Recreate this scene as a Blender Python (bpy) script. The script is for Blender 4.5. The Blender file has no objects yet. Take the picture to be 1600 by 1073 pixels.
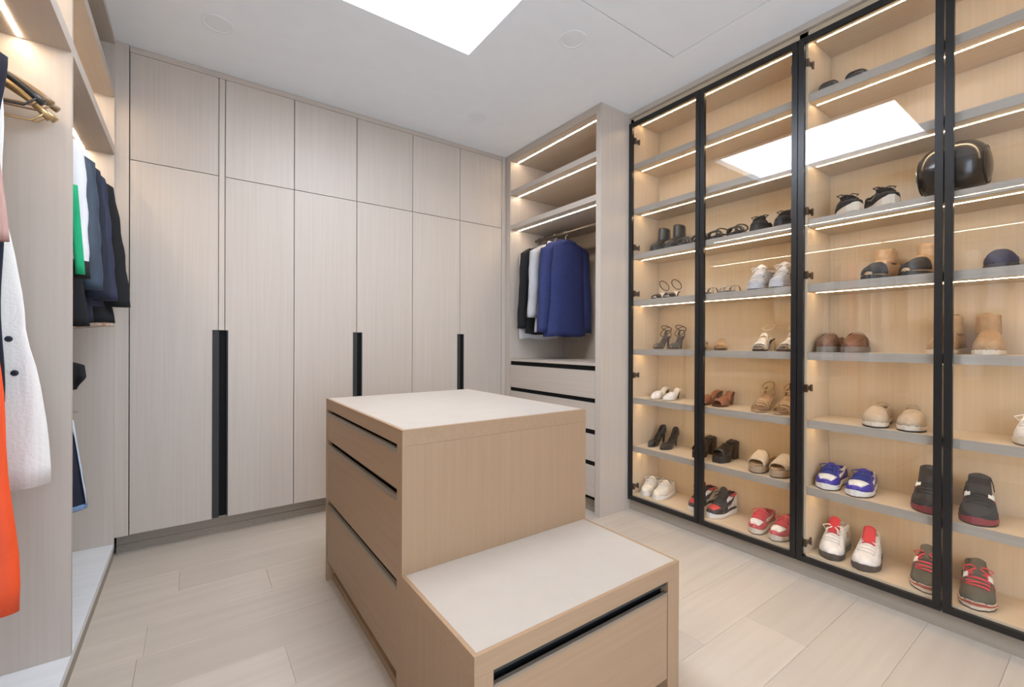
import bpy, math, random
from mathutils import Vector, Matrix
random.seed(7)
S = bpy.context.scene
C = S.collection
PI = math.pi

# ---------------------------------------------------------------- camera, world, lights, exposure
cam = bpy.data.cameras.new('camera')
cam.sensor_fit = 'HORIZONTAL'; cam.sensor_width = 36.0
cam.lens = 36.0 * 696.58 / 1600.0
cam.clip_start = 0.02
co = bpy.data.objects.new('camera', cam); C.objects.link(co)
fw = Vector((0.58313404, 0.81237343, -0.00202666))
rt = Vector((0.81237367, -0.58312467, 0.00382571))
up = rt.cross(fw).normalized()
co.matrix_world = Matrix(((rt.x, up.x, -fw.x, 0), (rt.y, up.y, -fw.y, 0), (rt.z, up.z, -fw.z, 1.2), (0, 0, 0, 1)))
S.camera = co
W = bpy.data.worlds.new('world'); S.world = W; W.use_nodes = True
bg = W.node_tree.nodes['Background']
bg.inputs[0].default_value = (0.80, 0.94, 1.14, 1); bg.inputs[1].default_value = 5.0
SKY_L = 14.5            # skylight pane radiance
LED_L = 42.0            # LED strip radiance, shoe cabinet
LED_M = 66.0            # LED strip radiance, open closets
S.view_settings.view_transform = 'Standard'
S.view_settings.look = 'None'
S.view_settings.exposure = 0.16
S.view_settings.gamma = 1.0
S.view_settings.use_curve_mapping = False
try:
    S.cycles.max_bounces = 16; S.cycles.diffuse_bounces = 6; S.cycles.glossy_bounces = 4
    S.cycles.transparent_max_bounces = 16; S.cycles.sample_clamp_indirect = 6.0
    S.cycles.use_denoising = True
except Exception: pass

# ---------------------------------------------------------------- materials
MATS = {}
def nodes(name):
    m = bpy.data.materials.new(name); m.use_nodes = True; MATS[name] = m
    return m, m.node_tree.nodes, m.node_tree.links, m.node_tree.nodes['Principled BSDF']
def srgb(r, g, b):
    f = lambda c: (c / 12.92 if c <= .04045 else ((c + .055) / 1.055) ** 2.4)
    return (f(r / 255), f(g / 255), f(b / 255), 1)
def plain(name, col, rough=.5, metal=0., spec=.5, coat=0.):
    m, n, l, b = nodes(name)
    b.inputs['Base Color'].default_value = col
    b.inputs['Roughness'].default_value = rough; b.inputs['Metallic'].default_value = metal
    b.inputs['Specular IOR Level'].default_value = spec; b.inputs['Coat Weight'].default_value = coat
    return m
def noisy(name, c1, c2, scale=(20, 20, 20), rough=.8, bump=0., bscale=200., detail=4., lo=.3, hi=.7, per_object=0., sheen=0.):
    """two-tone procedural: stretched noise between c1 and c2; optional fine bump; small tone shift per object"""
    m, n, l, b = nodes(name)
    tc = n.new('ShaderNodeTexCoord'); oi = n.new('ShaderNodeObjectInfo')
    mul = n.new('ShaderNodeVectorMath'); mul.operation = 'SCALE'; mul.inputs[3].default_value = 7.3
    comb = n.new('ShaderNodeCombineXYZ')
    for i in range(3): l.new(oi.outputs['Random'], comb.inputs[i])
    l.new(comb.outputs[0], mul.inputs[0])
    add = n.new('ShaderNodeVectorMath'); add.operation = 'ADD'
    l.new(tc.outputs['Object'], add.inputs[0]); l.new(mul.outputs[0], add.inputs[1])
    mp = n.new('ShaderNodeMapping'); mp.inputs['Scale'].default_value = scale
    l.new(add.outputs[0], mp.inputs[0])
    tx = n.new('ShaderNodeTexNoise'); tx.inputs['Scale'].default_value = 1.0; tx.inputs['Detail'].default_value = detail
    l.new(mp.outputs[0], tx.inputs['Vector'])
    cr = n.new('ShaderNodeValToRGB')
    cr.color_ramp.elements[0].position = lo; cr.color_ramp.elements[0].color = c1
    cr.color_ramp.elements[1].position = hi; cr.color_ramp.elements[1].color = c2
    l.new(tx.outputs['Fac'], cr.inputs[0])
    src = cr.outputs[0]
    if per_object:
        hs = n.new('ShaderNodeHueSaturation')
        mr = n.new('ShaderNodeMapRange'); mr.inputs['To Min'].default_value = 1 - per_object; mr.inputs['To Max'].default_value = 1 + per_object
        l.new(oi.outputs['Random'], mr.inputs[0]); l.new(mr.outputs[0], hs.inputs['Value']); l.new(src, hs.inputs['Color']); src = hs.outputs[0]
    l.new(src, b.inputs['Base Color'])
    b.inputs['Roughness'].default_value = rough
    if sheen:
        b.inputs['Sheen Weight'].default_value = sheen
    if bump:
        t2 = n.new('ShaderNodeTexNoise'); t2.inputs['Scale'].default_value = bscale; t2.inputs['Detail'].default_value = 2
        l.new(tc.outputs['Object'], t2.inputs['Vector'])
        bp = n.new('ShaderNodeBump'); bp.inputs['Strength'].default_value = bump; bp.inputs['Distance'].default_value = .004
        l.new(t2.outputs['Fac'], bp.inputs['Height']); l.new(bp.outputs[0], b.inputs['Normal'])
    return m
def wood(name, c1, c2, axis='z', rough=.45, po=0.02):
    sc = {'z': (80, 80, 1.6), 'y': (80, 1.6, 80), 'x': (1.6, 80, 80)}[axis]
    return noisy(name, c1, c2, sc, rough, detail=6., lo=.25, hi=.75, per_object=po)
def emit(name, col, strength):
    m = bpy.data.materials.new(name); m.use_nodes = True; MATS[name] = m
    n = m.node_tree.nodes; n.clear()
    e = n.new('ShaderNodeEmission'); e.inputs[0].default_value = col; e.inputs[1].default_value = strength
    o = n.new('ShaderNodeOutputMaterial'); m.node_tree.links.new(e.outputs[0], o.inputs[0])
    return m
def thin_glass(name, tint=(1, 1, 1, 1), ior=1.5):
    m = bpy.data.materials.new(name); m.use_nodes = True; MATS[name] = m
    n = m.node_tree.nodes; n.clear(); l = m.node_tree.links
    f = n.new('ShaderNodeFresnel'); f.inputs[0].default_value = ior
    t = n.new('ShaderNodeBsdfTransparent'); t.inputs[0].default_value = tint
    g = n.new('ShaderNodeBsdfGlossy'); g.inputs['Roughness'].default_value = 0.0
    mx = n.new('ShaderNodeMixShader'); o = n.new('ShaderNodeOutputMaterial')
    ge = n.new('ShaderNodeNewGeometry'); mr = n.new('ShaderNodeMapRange')   # back faces of the pane use the inverse ratio, so both faces reflect alike
    mr.inputs['To Min'].default_value = ior; mr.inputs['To Max'].default_value = 1 / ior
    l.new(ge.outputs['Backfacing'], mr.inputs[0]); l.new(mr.outputs[0], f.inputs[0])
    l.new(f.outputs[0], mx.inputs[0]); l.new(t.outputs[0], mx.inputs[1]); l.new(g.outputs[0], mx.inputs[2]); l.new(mx.outputs[0], o.inputs[0])
    return m

ASH1, ASH2 = (.465, .40, .338, 1), (.515, .45, .385, 1)
wz = wood('whitewashed_ash_vertical', ASH1, ASH2, 'z')
wy = wood('whitewashed_ash_lengthwise', ASH1, ASH2, 'y')
wx = wood('whitewashed_ash_crosswise', ASH1, ASH2, 'x')
oz = wood('warm_oak_vertical', (.325, .205, .118, 1), (.365, .237, .14, 1), 'z')
oy = wood('warm_oak_lengthwise', (.325, .205, .118, 1), (.365, .237, .14, 1), 'y')
ox = wood('warm_oak_crosswise', (.325, .205, .118, 1), (.365, .237, .14, 1), 'x')
taupe = wood('taupe_laminate', (.30, .265, .22, 1), (.36, .32, .27, 1), 'y', .5)
kickm = wood('taupe_kick_laminate', (.27, .225, .175, 1), (.33, .28, .22, 1), 'y', .5)
plank_m = noisy('pale_oak_plank', (.49, .415, .335, 1), (.565, .49, .405, 1), (1.3, 26, 26), .38, detail=6., lo=.2, hi=.8, per_object=.055)
gapm = plain('plank_joint_filler', (.46, .39, .32, 1), .9)
ceil_m = noisy('ceiling_paint', (.86, .905, .95, 1), (.88, .925, .97, 1), (9, 9, 9), .9)
wall_m = noisy('wall_paint', (.74, .72, .69, 1), (.77, .75, .72, 1), (6, 6, 6), .9)
top_m = noisy('white_top_laminate', (.43, .385, .335, 1), (.45, .405, .355, 1), (12, 12, 12), .35)
deck_m = noisy('white_deck_laminate', (.70, .71, .71, 1), (.76, .77, .77, 1), (3, 40, 40), .3)
black = plain('black_anodised', (.012, .011, .011, 1), .35, .3)
frame_m = plain('black_door_frame', (.014, .013, .013, 1), .32, .2)
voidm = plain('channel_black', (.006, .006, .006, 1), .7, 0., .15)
gunmetal = plain('dark_grey_handle', (.034, .034, .033, 1), .6, 0., .25)
bronze = plain('bronze_lip', (.27, .225, .175, 1), .4, .35)
hingem = plain('brown_hinge', (.10, .06, .035, 1), .35, .7)
steel = plain('rail_steel', (.30, .26, .22, 1), .3, .9)
chrome = plain('chrome', (.6, .6, .6, 1), .2, 1.)
led_shoe = emit('led_warm_cabinet', (1, .71, .41, 1), LED_L)
led_open = emit('led_warm_open', (1, .80, .58, 1), LED_M)
sky_pane = emit('skylight_pane', (.88, .95, 1.07, 1), SKY_L)
glass = thin_glass('clear_glass')
clear_plastic = thin_glass('clear_plastic', (.93, .93, .93, 1), 1.4)

def fabric(name, c, var=.12, scale=(30, 30, 8), rough=.9, bump=.25, bs=600):
    a = tuple(x * (1 - var) for x in c[:3]) + (1,); b = tuple(min(1, x * (1 + var)) for x in c[:3]) + (1,)
    return noisy(name, a, b, scale, rough, bump, bs)
def leather(name, c, rough=.35):
    a = tuple(x * .85 for x in c[:3]) + (1,); b = tuple(min(1, x * 1.12) for x in c[:3]) + (1,)
    return noisy(name, a, b, (40, 40, 40), rough, .04, 500)

# ---------------------------------------------------------------- mesh helpers
ORG = {}
class MB:
    def __init__(s): s.v = []; s.f = []
    def add(s, v, f):
        k = len(s.v); s.v += [tuple(p) for p in v]; s.f += [tuple(i + k for i in q) for q in f]; return s
    def box(s, x0, x1, y0, y1, z0, z1):
        x0, x1 = min(x0, x1), max(x0, x1); y0, y1 = min(y0, y1), max(y0, y1); z0, z1 = min(z0, z1), max(z0, z1)
        return s.add([(x0, y0, z0), (x1, y0, z0), (x1, y1, z0), (x0, y1, z0), (x0, y0, z1), (x1, y0, z1), (x1, y1, z1), (x0, y1, z1)],
                     [(3, 2, 1, 0), (4, 5, 6, 7), (0, 1, 5, 4), (1, 2, 6, 5), (2, 3, 7, 6), (3, 0, 4, 7)])
    def loft(s, rings, cap=True, closed=True):
        n = len(rings[0]); v = [p for r in rings for p in r]; f = []
        for i in range(len(rings) - 1):
            for j in range(n if closed else n - 1):
                a = i * n + j; b = i * n + (j + 1) % n
                f.append((a, b, b + n, a + n))
        if cap and closed:
            f.append(tuple(range(n - 1, -1, -1))); f.append(tuple((len(rings) - 1) * n + j for j in range(n)))
        return s.add(v, f)
    def tube(s, pts, r, n=6, closed=False):
        pts = [Vector(p) for p in pts]; rings = []; m = len(pts)
        rr = r if isinstance(r, (list, tuple)) else [r] * m
        prev = None
        for i, p in enumerate(pts):
            a = pts[(i - 1) % m] if (closed or i > 0) else p
            b = pts[(i + 1) % m] if (closed or i < m - 1) else p
            t = (b - a)
            t = t.normalized() if t.length > 1e-9 else Vector((0, 0, 1))
            if prev is None:
                ref = Vector((0, 0, 1)) if abs(t.z) < .9 else Vector((1, 0, 0)); u = t.cross(ref).normalized()
            else:
                u = prev - t * prev.dot(t); u = u.normalized() if u.length > 1e-6 else t.orthogonal().normalized()
            prev = u; w = t.cross(u)
            rings.append([p + (u * math.cos(2 * PI * k / n) + w * math.sin(2 * PI * k / n)) * rr[i] for k in range(n)])
        if closed: rings.append(rings[0]); return s.loft(rings, False)
        return s.loft(rings, True)
    def grid(s, fn, nu, nv):
        v = [fn(i / nu, j / nv) for i in range(nu + 1) for j in range(nv + 1)]
        f = [(i * (nv + 1) + j, (i + 1) * (nv + 1) + j, (i + 1) * (nv + 1) + j + 1, i * (nv + 1) + j + 1) for i in range(nu) for j in range(nv)]
        return s.add(v, f)
    def prism(s, poly, axis, a, b):
        """extrude a 2D polygon along axis ('x','y','z') from a to b"""
        def P(p, t): return {'x': (t, p[0], p[1]), 'y': (p[0], t, p[1]), 'z': (p[0], p[1], t)}[axis]
        n = len(poly)
        return s.add([P(p, a) for p in poly] + [P(p, b) for p in poly],
                     [tuple(range(n - 1, -1, -1)), tuple(range(n, 2 * n))] + [(i, (i + 1) % n, n + (i + 1) % n, n + i) for i in range(n)])
    def build(s, name, mat, parent=None, smooth=False, solid=0., sub=0, bevel=0., local=False, weld=False, kind=None, label=None):
        me = bpy.data.meshes.new(name)
        off = (0, 0, 0)
        if parent is not None and not local: off = ORG.get(parent.name, (0, 0, 0))
        me.from_pydata([(p[0] - off[0], p[1] - off[1], p[2] - off[2]) for p in s.v], [], s.f)
        if weld or smooth:
            import bmesh
            bm = bmesh.new(); bm.from_mesh(me)
            if weld: bmesh.ops.remove_doubles(bm, verts=bm.verts, dist=1e-5)
            bmesh.ops.recalc_face_normals(bm, faces=bm.faces); bm.to_mesh(me); bm.free()
        me.materials.append(mat)
        if smooth:
            for p in me.polygons: p.use_smooth = True
        o = bpy.data.objects.new(name, me); C.objects.link(o)
        if parent is not None: o.parent = parent; ORG[o.name] = off
        if solid:
            m = o.modifiers.new('thickness', 'SOLIDIFY'); m.thickness = solid; m.offset = 0
        if bevel:
            m = o.modifiers.new('bevel', 'BEVEL'); m.width = bevel; m.segments = 2; m.limit_method = 'ANGLE'
        if sub:
            m = o.modifiers.new('subdivision', 'SUBSURF'); m.levels = sub; m.render_levels = sub
        if kind: o['kind'] = kind
        if label: o['label'] = label
        return o
def bx(*a): return MB().box(*a)
def thing(name, label, cat, loc=(0, 0, 0), rz=0., group=None):
    o = bpy.data.objects.new(name, None); o.empty_display_size = .05; C.objects.link(o)
    o.location = loc; o.rotation_euler = (0, 0, rz); o['label'] = label; o['category'] = cat
    if group: o['group'] = group
    ORG[o.name] = tuple(loc); return o
def struct(name, mb, mat, parent=None):
    o = mb.build(name, mat, parent)
    if parent is None: o['kind'] = 'structure'
    return o
def interp(tab):
    def f(u):
        if u <= tab[0][0]: return tab[0][1]
        for (a, p), (b, q) in zip(tab, tab[1:]):
            if u <= b:
                t = (u - a) / (b - a); t = t * t * (3 - 2 * t) * .6 + t * .4
                return p + (q - p) * t
        return tab[-1][1]
    return f

# ---------------------------------------------------------------- setting
ZC = 2.846
XL, XR = -.97, 2.95
YB, YF = 3.90, -1.70
# floor: a sub-base and one object per plank
floor = struct('floor', bx(XL - .1, XR + .1, YF - .6, YB + .1, -.12, -.012), gapm)
def plank(x0, x1, y0, y1):
    c = .0008; b = MB()
    b.add([(x0, y0, -.012), (x1, y0, -.012), (x1, y1, -.012), (x0, y1, -.012), (x0, y0, -c), (x1, y0, -c), (x1, y1, -c), (x0, y1, -c),
           (x0 + c, y0 + c, 0), (x1 - c, y0 + c, 0), (x1 - c, y1 - c, 0), (x0 + c, y1 - c, 0)],
          [(8, 9, 10, 11), (4, 5, 9, 8), (5, 6, 10, 9), (6, 7, 11, 10), (7, 4, 8, 11), (0, 1, 5, 4), (1, 2, 6, 5), (2, 3, 7, 6), (3, 0, 4, 7)])
    b.build('plank', plank_m, floor)
JOINTS = {1.95: [-.167], 1.23: [1.98], .99: [1.66], .27: [1.50], .51: [1.35], 1.71: [.3, 2.40], 2.43: [.32], 2.67: [1.6, -.05], .75: [1.98, .1]}
g = .0003
for i in range(24):
    y0 = .51 + .24 * (i - 9); y1 = y0 + .24
    if y1 > YB: y1 = YB
    key = round(y0, 2)
    js = JOINTS.get(key)
    if not js:
        s0 = XL + random.uniform(.3, 1.5); js = [s0] + ([s0 + 1.75] if s0 + 1.75 < XR - .3 else [])
    xs = [XL] + sorted(js) + [XR]
    for a, b in zip(xs, xs[1:]): plank(a + g, b - g, y0 + g, y1 - g)
# ceiling with openings for skylight and access hatch
SKX = (.41, 1.283); SKY = (.945, 2.225)
HX = (1.508, 2.25); HY = (1.00, 1.553)
cb = MB()
xs = sorted([XL - .1, *SKX, *HX, XR + .1]); ys = sorted([YF - .6, *SKY, *HY, YB + .1])
for xa, xb in zip(xs, xs[1:]):
    for ya, yb in zip(ys, ys[1:]):
        cx, cy = (xa + xb) / 2, (ya + yb) / 2
        if (SKX[0] < cx < SKX[1] and SKY[0] < cy < SKY[1]) or (HX[0] < cx < HX[1] and HY[0] < cy < HY[1]): continue
        cb.add([(xa, ya, ZC), (xb, ya, ZC), (xb, yb, ZC), (xa, yb, ZC)], [(3, 2, 1, 0)])
for (a, b, c, d), dep in ((SKX + SKY, .06), (HX + HY, .03)):
    cb.add([(a, c, ZC), (b, c, ZC), (b, d, ZC), (a, d, ZC), (a, c, ZC + dep), (b, c, ZC + dep), (b, d, ZC + dep), (a, d, ZC + dep)],
           [(0, 1, 5, 4), (1, 2, 6, 5), (2, 3, 7, 6), (3, 0, 4, 7)])
cb.box(XL - .1, XR + .1, YF - .6, YB + .1, ZC + .075, ZC + .16)
ceiling = struct('ceiling', cb, ceil_m)
hp = bx(HX[0] + .006, HX[1] - .006, HY[0] + .006, HY[1] - .006, ZC - .001, ZC + .03).build('access_panel', ceil_m, ceiling)
MB().tube([(1.60, HY[1] - .09, ZC - .0005), (1.60, HY[1] - .09, ZC - .004)], .005, 8).build('screw', gunmetal, hp)
win = struct('window_1', bx(SKX[0] - .02, SKX[1] + .02, SKY[0] - .02, SKY[1] + .02, ZC + .055, ZC + .072), ceil_m)
bx(SKX[0] + .002, SKX[1] - .002, SKY[0] + .002, SKY[1] - .002, ZC + .045, ZC + .054).build('pane', sky_pane, win)
trim_m = plain('ceiling_light_trim', (.84, .88, .92, 1), .8)
lens_m = plain('ceiling_light_lens', (.82, .865, .905, 1), .7)
for (x, y), lab in (((.105, 2.778), 'flush round ceiling light near the tall wardrobe\'s left end'),
                    ((1.677, 1.781), 'flush round ceiling light beside the square access panel'),
                    ((1.688, 2.804), 'flush round ceiling light before the open corner cabinet')):
    t = thing('ceiling_light', lab, 'light', (x, y, ZC), group='flush ceiling lights')
    ring = lambda r, z: [(x + r * math.cos(k * PI / 12), y + r * math.sin(k * PI / 12), z) for k in range(24)]
    MB().loft([ring(.075, ZC + .0), ring(.075, ZC - .002), ring(.062, ZC - .003), ring(.058, ZC - .0005)], False).build('trim_ring', trim_m, t)
    MB().loft([ring(.057, ZC - .0006), ring(.04, ZC - .0015), ring(.005, ZC - .0018)], True).build('lens', lens_m, t)
# walls
struct('wall_back', bx(XL - .1, XR + .1, YB, YB + .1, 0, ZC), wall_m)
struct('wall_left', bx(XL - .1, XL, YF, YB, 0, ZC), wall_m)
struct('wall_right', bx(XR, XR + .1, YF, YB, 0, ZC), wall_m)
struct('wall_rear_light_block', bx(1.05, XR, YF - .1, YF, 0, ZC), wall_m)  # unseen partial wall, added to keep rear fill light off the right side

# ---------------------------------------------------------------- tall wardrobe on the back wall
Y0 = 3.263
wd = thing('wardrobe', 'tall pale ash wardrobe with six doors across the back wall', 'wardrobe', (.97, Y0, 0))
def wb(*a): return MB().box(*a)
wb(-.284, 2.225, Y0 + .024, YB - .005, .12, ZC - .004).build('carcass', wz, wd)
wb(-.284, 2.225, Y0 + .002, Y0 + .022, 2.812, ZC - .002).build('top_rail', wx, wd)
wb(-.345, -.2865, Y0 - .004, Y0 + .022, .118, ZC - .002).build('filler_panel', wz, wd)
wb(2.2275, 2.2672, Y0 - .0005, Y0 + .022, 0.0, ZC - .002).build('filler_panel', wz, wd)
kb = MB(); kb.box(-.345, 2.2265, Y0 + .085, Y0 + .10, 0, .12); kb.build('kickboard', wood('kick_laminate_cross', (.27, .225, .175, 1), (.33, .28, .22, 1), 'x', .5), wd)
wb(-.345, 2.2265, Y0 + .079, Y0 + .0845, 0, .045).build('kick_lip', kickm, wd)
DX = [-.284, .131, .552, .963, 1.389, 1.806, 2.225]
GAP = .0022
ZS = 2.212
for i in range(6):
    a, b = DX[i], DX[i + 1]
    if i == 1: a = .164
    # upper door
    wb(a + GAP, b - GAP, Y0, Y0 + .022, ZS + .002, 2.809).build('upper_door', wz, wd, bevel=.001)
    # lower door with notch for the handle channel
    HZ = 1.27
    if i % 2 == 0:   # notch on the right edge
        nx = {0: .100, 2: .938, 4: 1.784}[i]
        poly = [(a + GAP, .12), (nx, .12), (nx, HZ), (b - GAP, HZ), (b - GAP, ZS - .002), (a + GAP, ZS - .002)]
    else:            # notch on the left edge
        nx = {1: .182, 3: 1.004, 5: 1.846}[i]
        poly = [(nx, .12), (b - GAP, .12), (b - GAP, ZS - .002), (a + GAP, ZS - .002), (a + GAP, HZ), (nx, HZ)]
    d = MB().prism(poly, 'y', Y0, Y0 + .022).build('lower_door', wz, wd)
    if i % 2 == 0:
        x1 = {0: .182, 2: 1.004, 4: 1.846}[i]
        xm = nx + (x1 - nx) * .42
        h = MB().box(nx + .001, xm, Y0 - .004, Y0 + .016, .125, HZ - .002).build('handle', gunmetal, d, label='dark grey vertical pull channel')
        wb(xm + .0005, x1 - .001, Y0 + .017, Y0 + .023, .125, HZ - .002).build('finger_channel', voidm, d)
    else:
        wb(nx - .008, nx - .0006, Y0 - .003, Y0 + .016, .125, HZ - .002).build('handle', gunmetal, d, label='slim dark metal edge pull')
MB().prism([(.131 + GAP, HZ), (.164 - GAP, HZ), (.164 - GAP, 2.809), (.131 + GAP, 2.809)], 'y', Y0 + .001, Y0 + .022).build('door_stile', wz, wd)

# ---------------------------------------------------------------- open corner cabinet with drawers
X1 = 2.268; DY0, DY1 = 2.124, 3.262
dc = thing('drawer_cabinet', 'pale open corner cabinet with lit shelves, hanging rod and drawers', 'cabinet', (X1, 2.69, 0))
DB = 2.925
bx(X1, DB, DY0, DY0 + .046, 0, ZC - .002).build('side_panel', wz, dc)
bx(X1, DB, 3.192, DY1 - .001, .0, ZC - .002).build('side_panel', wz, dc)
bx(2.905, DB, DY0 + .046, 3.192, .10, ZC - .002).build('back_panel', wz, dc)
bx(X1, 2.905, DY0 + .046, 3.192, 2.790, ZC - .002).build('top_panel', wy, dc)
def shelf_led(x0, x1, y0, y1, ztop, th, led_x, mat, ledm, parent, lw=.0065, front=None):
    s = bx(x0, x1, y0, y1, ztop - th, ztop).build('shelf', mat, parent, bevel=.0012)
    bx(led_x, led_x + lw, y0 + .012, y1 - .012, ztop - th - .0015, ztop - th + .004).build('led_strip', ledm, s)
    if front: bx(x0 - .004, x0, y0, y1, ztop - th, ztop).build('front_edge', front, s)
    return s
tp = bx(X1 + .075, X1 + .0815, DY0 + .058, 3.18, 2.7885, 2.791).build('led_strip', led_open, dc)
for z in (2.532, 2.230):
    shelf_led(X1 + .004, 2.905, DY0 + .0465, 3.1915, z, .042, X1 + .08, wy, led_open, dc)
bx(2.885, 2.905, DY0 + .047, 3.191, 2.04, 2.116).build('cleat', wy, dc)
rod = MB().tube([(2.555, DY0 + .047, 2.125), (2.555, 3.191, 2.125)], .0125, 10).build('hanging_rod', steel, dc, smooth=True)
bx(X1, 2.905, DY0 + .0465, 3.1915, 1.040, 1.059).build('counter', wy, dc)
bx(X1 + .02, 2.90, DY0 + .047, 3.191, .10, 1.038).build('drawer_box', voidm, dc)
for z0, z1, zt in ((.813, 1.005, 1.040), (.596, .781, .813), (.376, .561, .596), (.128, .342, .376)):
    d = bx(X1, X1 + .019, DY0 + .049, 3.189, z0, z1).build('drawer', wy, dc, bevel=.001)
    bx(X1 + .012, X1 + .0185, DY0 + .049, 3.189, z1 + .0005, zt - .0005).build('finger_channel', voidm, d)
bx(X1 + .05, X1 + .065, DY0 + .047, 3.191, 0, .125).build('kickboard', kickm, dc)

# ---------------------------------------------------------------- glazed shoe cabinet on the right wall
XS = 2.5545
sc_ = thing('shoe_cabinet', 'glazed shoe cabinet with black door frames and lit oak shelves', 'cabinet', (2.72, 1.0, 0))
SB = 2.872; XI = XS + .024
SEC = [(1.022, 2.098), (-.098, .982)]
intz = wood('interior_wood_led_tint_vertical', (.56, .45, .305, 1), (.62, .505, .355, 1), 'z')  # LED glow put into the colour: same laminate made yellower and brighter
inty = wood('interior_wood_led_tint_lengthwise', (.56, .45, .305, 1), (.62, .505, .355, 1), 'y')
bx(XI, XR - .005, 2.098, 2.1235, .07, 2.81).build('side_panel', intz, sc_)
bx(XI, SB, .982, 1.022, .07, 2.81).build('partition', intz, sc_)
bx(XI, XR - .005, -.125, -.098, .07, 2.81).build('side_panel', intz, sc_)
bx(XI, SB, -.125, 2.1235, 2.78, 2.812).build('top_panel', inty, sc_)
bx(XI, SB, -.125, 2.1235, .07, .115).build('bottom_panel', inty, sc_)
bx(XS - .001, XR - .005, -.125, 2.1235, 2.8125, ZC - .002).build('top_filler', wy, sc_)
bx(XI + .002, XI + .02, -.125, 2.1235, 0, .0695).build('kickboard', kickm, sc_)
ZSH = [.46, .806, 1.157, 1.507, 1.84, 2.165, 2.487]
for a, b in SEC:
    n = 1; w = (b - a) / n
    for k in range(n):
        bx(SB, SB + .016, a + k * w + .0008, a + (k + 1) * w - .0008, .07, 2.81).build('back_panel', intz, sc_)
    bx(2.652, 2.6575, a + .012, b - .012, 2.7785, 2.782).build('led_strip', led_shoe, sc_)
    for z in ZSH:
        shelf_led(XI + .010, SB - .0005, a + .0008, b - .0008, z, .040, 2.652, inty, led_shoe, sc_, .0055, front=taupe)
DO = [(1.5725, 2.1205), (1.0225, 1.5685), (.4665, 1.0185), (-.0905, .4625)]
FW = .027
for k, (a, b) in enumerate(DO):
    z0, z1 = .079, 2.774
    m = MB()
    m.box(XS, XS + .020, a, a + FW, z0, z1); m.box(XS, XS + .020, b - FW, b, z0, z1)
    m.box(XS, XS + .020, a + FW, b - FW, z0, z0 + FW); m.box(XS, XS + .020, a + FW, b - FW, z1 - FW, z1)
    d = m.build('door', frame_m, sc_)
    bx(XS + .008, XS + .013, a + FW, b - FW, z0 + FW, z1 - FW).build('glass_pane', glass, d)
    left = (k % 2 == 0)
    for hz in (.17, .97, 1.555, 1.885, 2.65):
        yy = b - .03 if left else a + .03
        s = -1 if left else 1
        h = MB()
        h.box(XS + .0205, XS + .034, yy - .009, yy + .009, hz - .020, hz + .020)
        ye = (2.0975 if k == 0 else .9815) if left else (1.0225 if k == 1 else -.0975)
        h.box(XS + .034, XS + .078, min(yy, ye), max(yy, ye), hz - .012, hz + .012)
        h.tube([(XS + .072, (yy + ye) / 2 + s * .006, hz - .018), (XS + .072, (yy + ye) / 2 + s * .006, hz + .018)], .007, 8)
        h.build('hinge', hingem, d)

# ---------------------------------------------------------------- island and its bench
IX0, IX1, IY0, IY1 = .5517, 1.378, 1.3735, 2.377
isl = thing('island_cabinet', 'tall warm oak island with white top and three drawers', 'island', ((IX0 + IX1) / 2, (IY0 + IY1) / 2, 0))
bx(IX0, IX1, IY0, IY0 + .045, 0, .862).build('end_panel', oz, isl)
bx(IX0, IX1, IY1 - .025, IY1, 0, .862).build('end_panel', oz, isl)
bx(IX1 - .022, IX1, IY0 + .0455, IY1 - .0255, 0.0, .862).build('back_panel', oz, isl)
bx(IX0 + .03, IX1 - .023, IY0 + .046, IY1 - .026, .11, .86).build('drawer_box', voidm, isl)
tr = MB(); e = .012
tr.box(IX0, IX1, IY0, IY0 + e, .8625, .915); tr.box(IX0, IX1, IY1 - e, IY1, .8625, .915)
tr.box(IX0, IX0 + e, IY0 + e, IY1 - e, .8625, .915); tr.box(IX1 - e, IX1, IY0 + e, IY1 - e, .8625, .915)
tr.build('top_edging', oy, isl)
bx(IX0 + e, IX1 - e, IY0 + e, IY1 - e, .864, .9155).build('top_panel', top_m, isl)
DYa, DYb = IY0 + .0475, IY1 - .0265
bx(IX0 + .001, IX0 + .02, DYa, DYb, .868, .8622).build('upper_rail', oy, isl)
for z0, z1, zt in ((.712, .835, .862), (.412, .677, .710), (.105, .378, .410)):
    d = bx(IX0 + .002, IX0 + .021, DYa, DYb, z0, z1).build('drawer', oy, isl)
    bx(IX0 - .0015, IX0 + .012, DYa, DYb, z1 + .0005, z1 + .013).build('handle_lip', bronze, d)
    bx(IX0 + .023, IX0 + .0295, DYa, DYb, z1 + .0005, zt - .0005).build('finger_channel', voidm, d)
bx(IX0 + .045, IX0 + .06, DYa, DYb, 0, .104).build('kickboard', oy, isl)
bx(IX0 + .028, IX0 + .0445, DYa, DYb, 0, .03).build('kick_lip', oy, isl)

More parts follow.
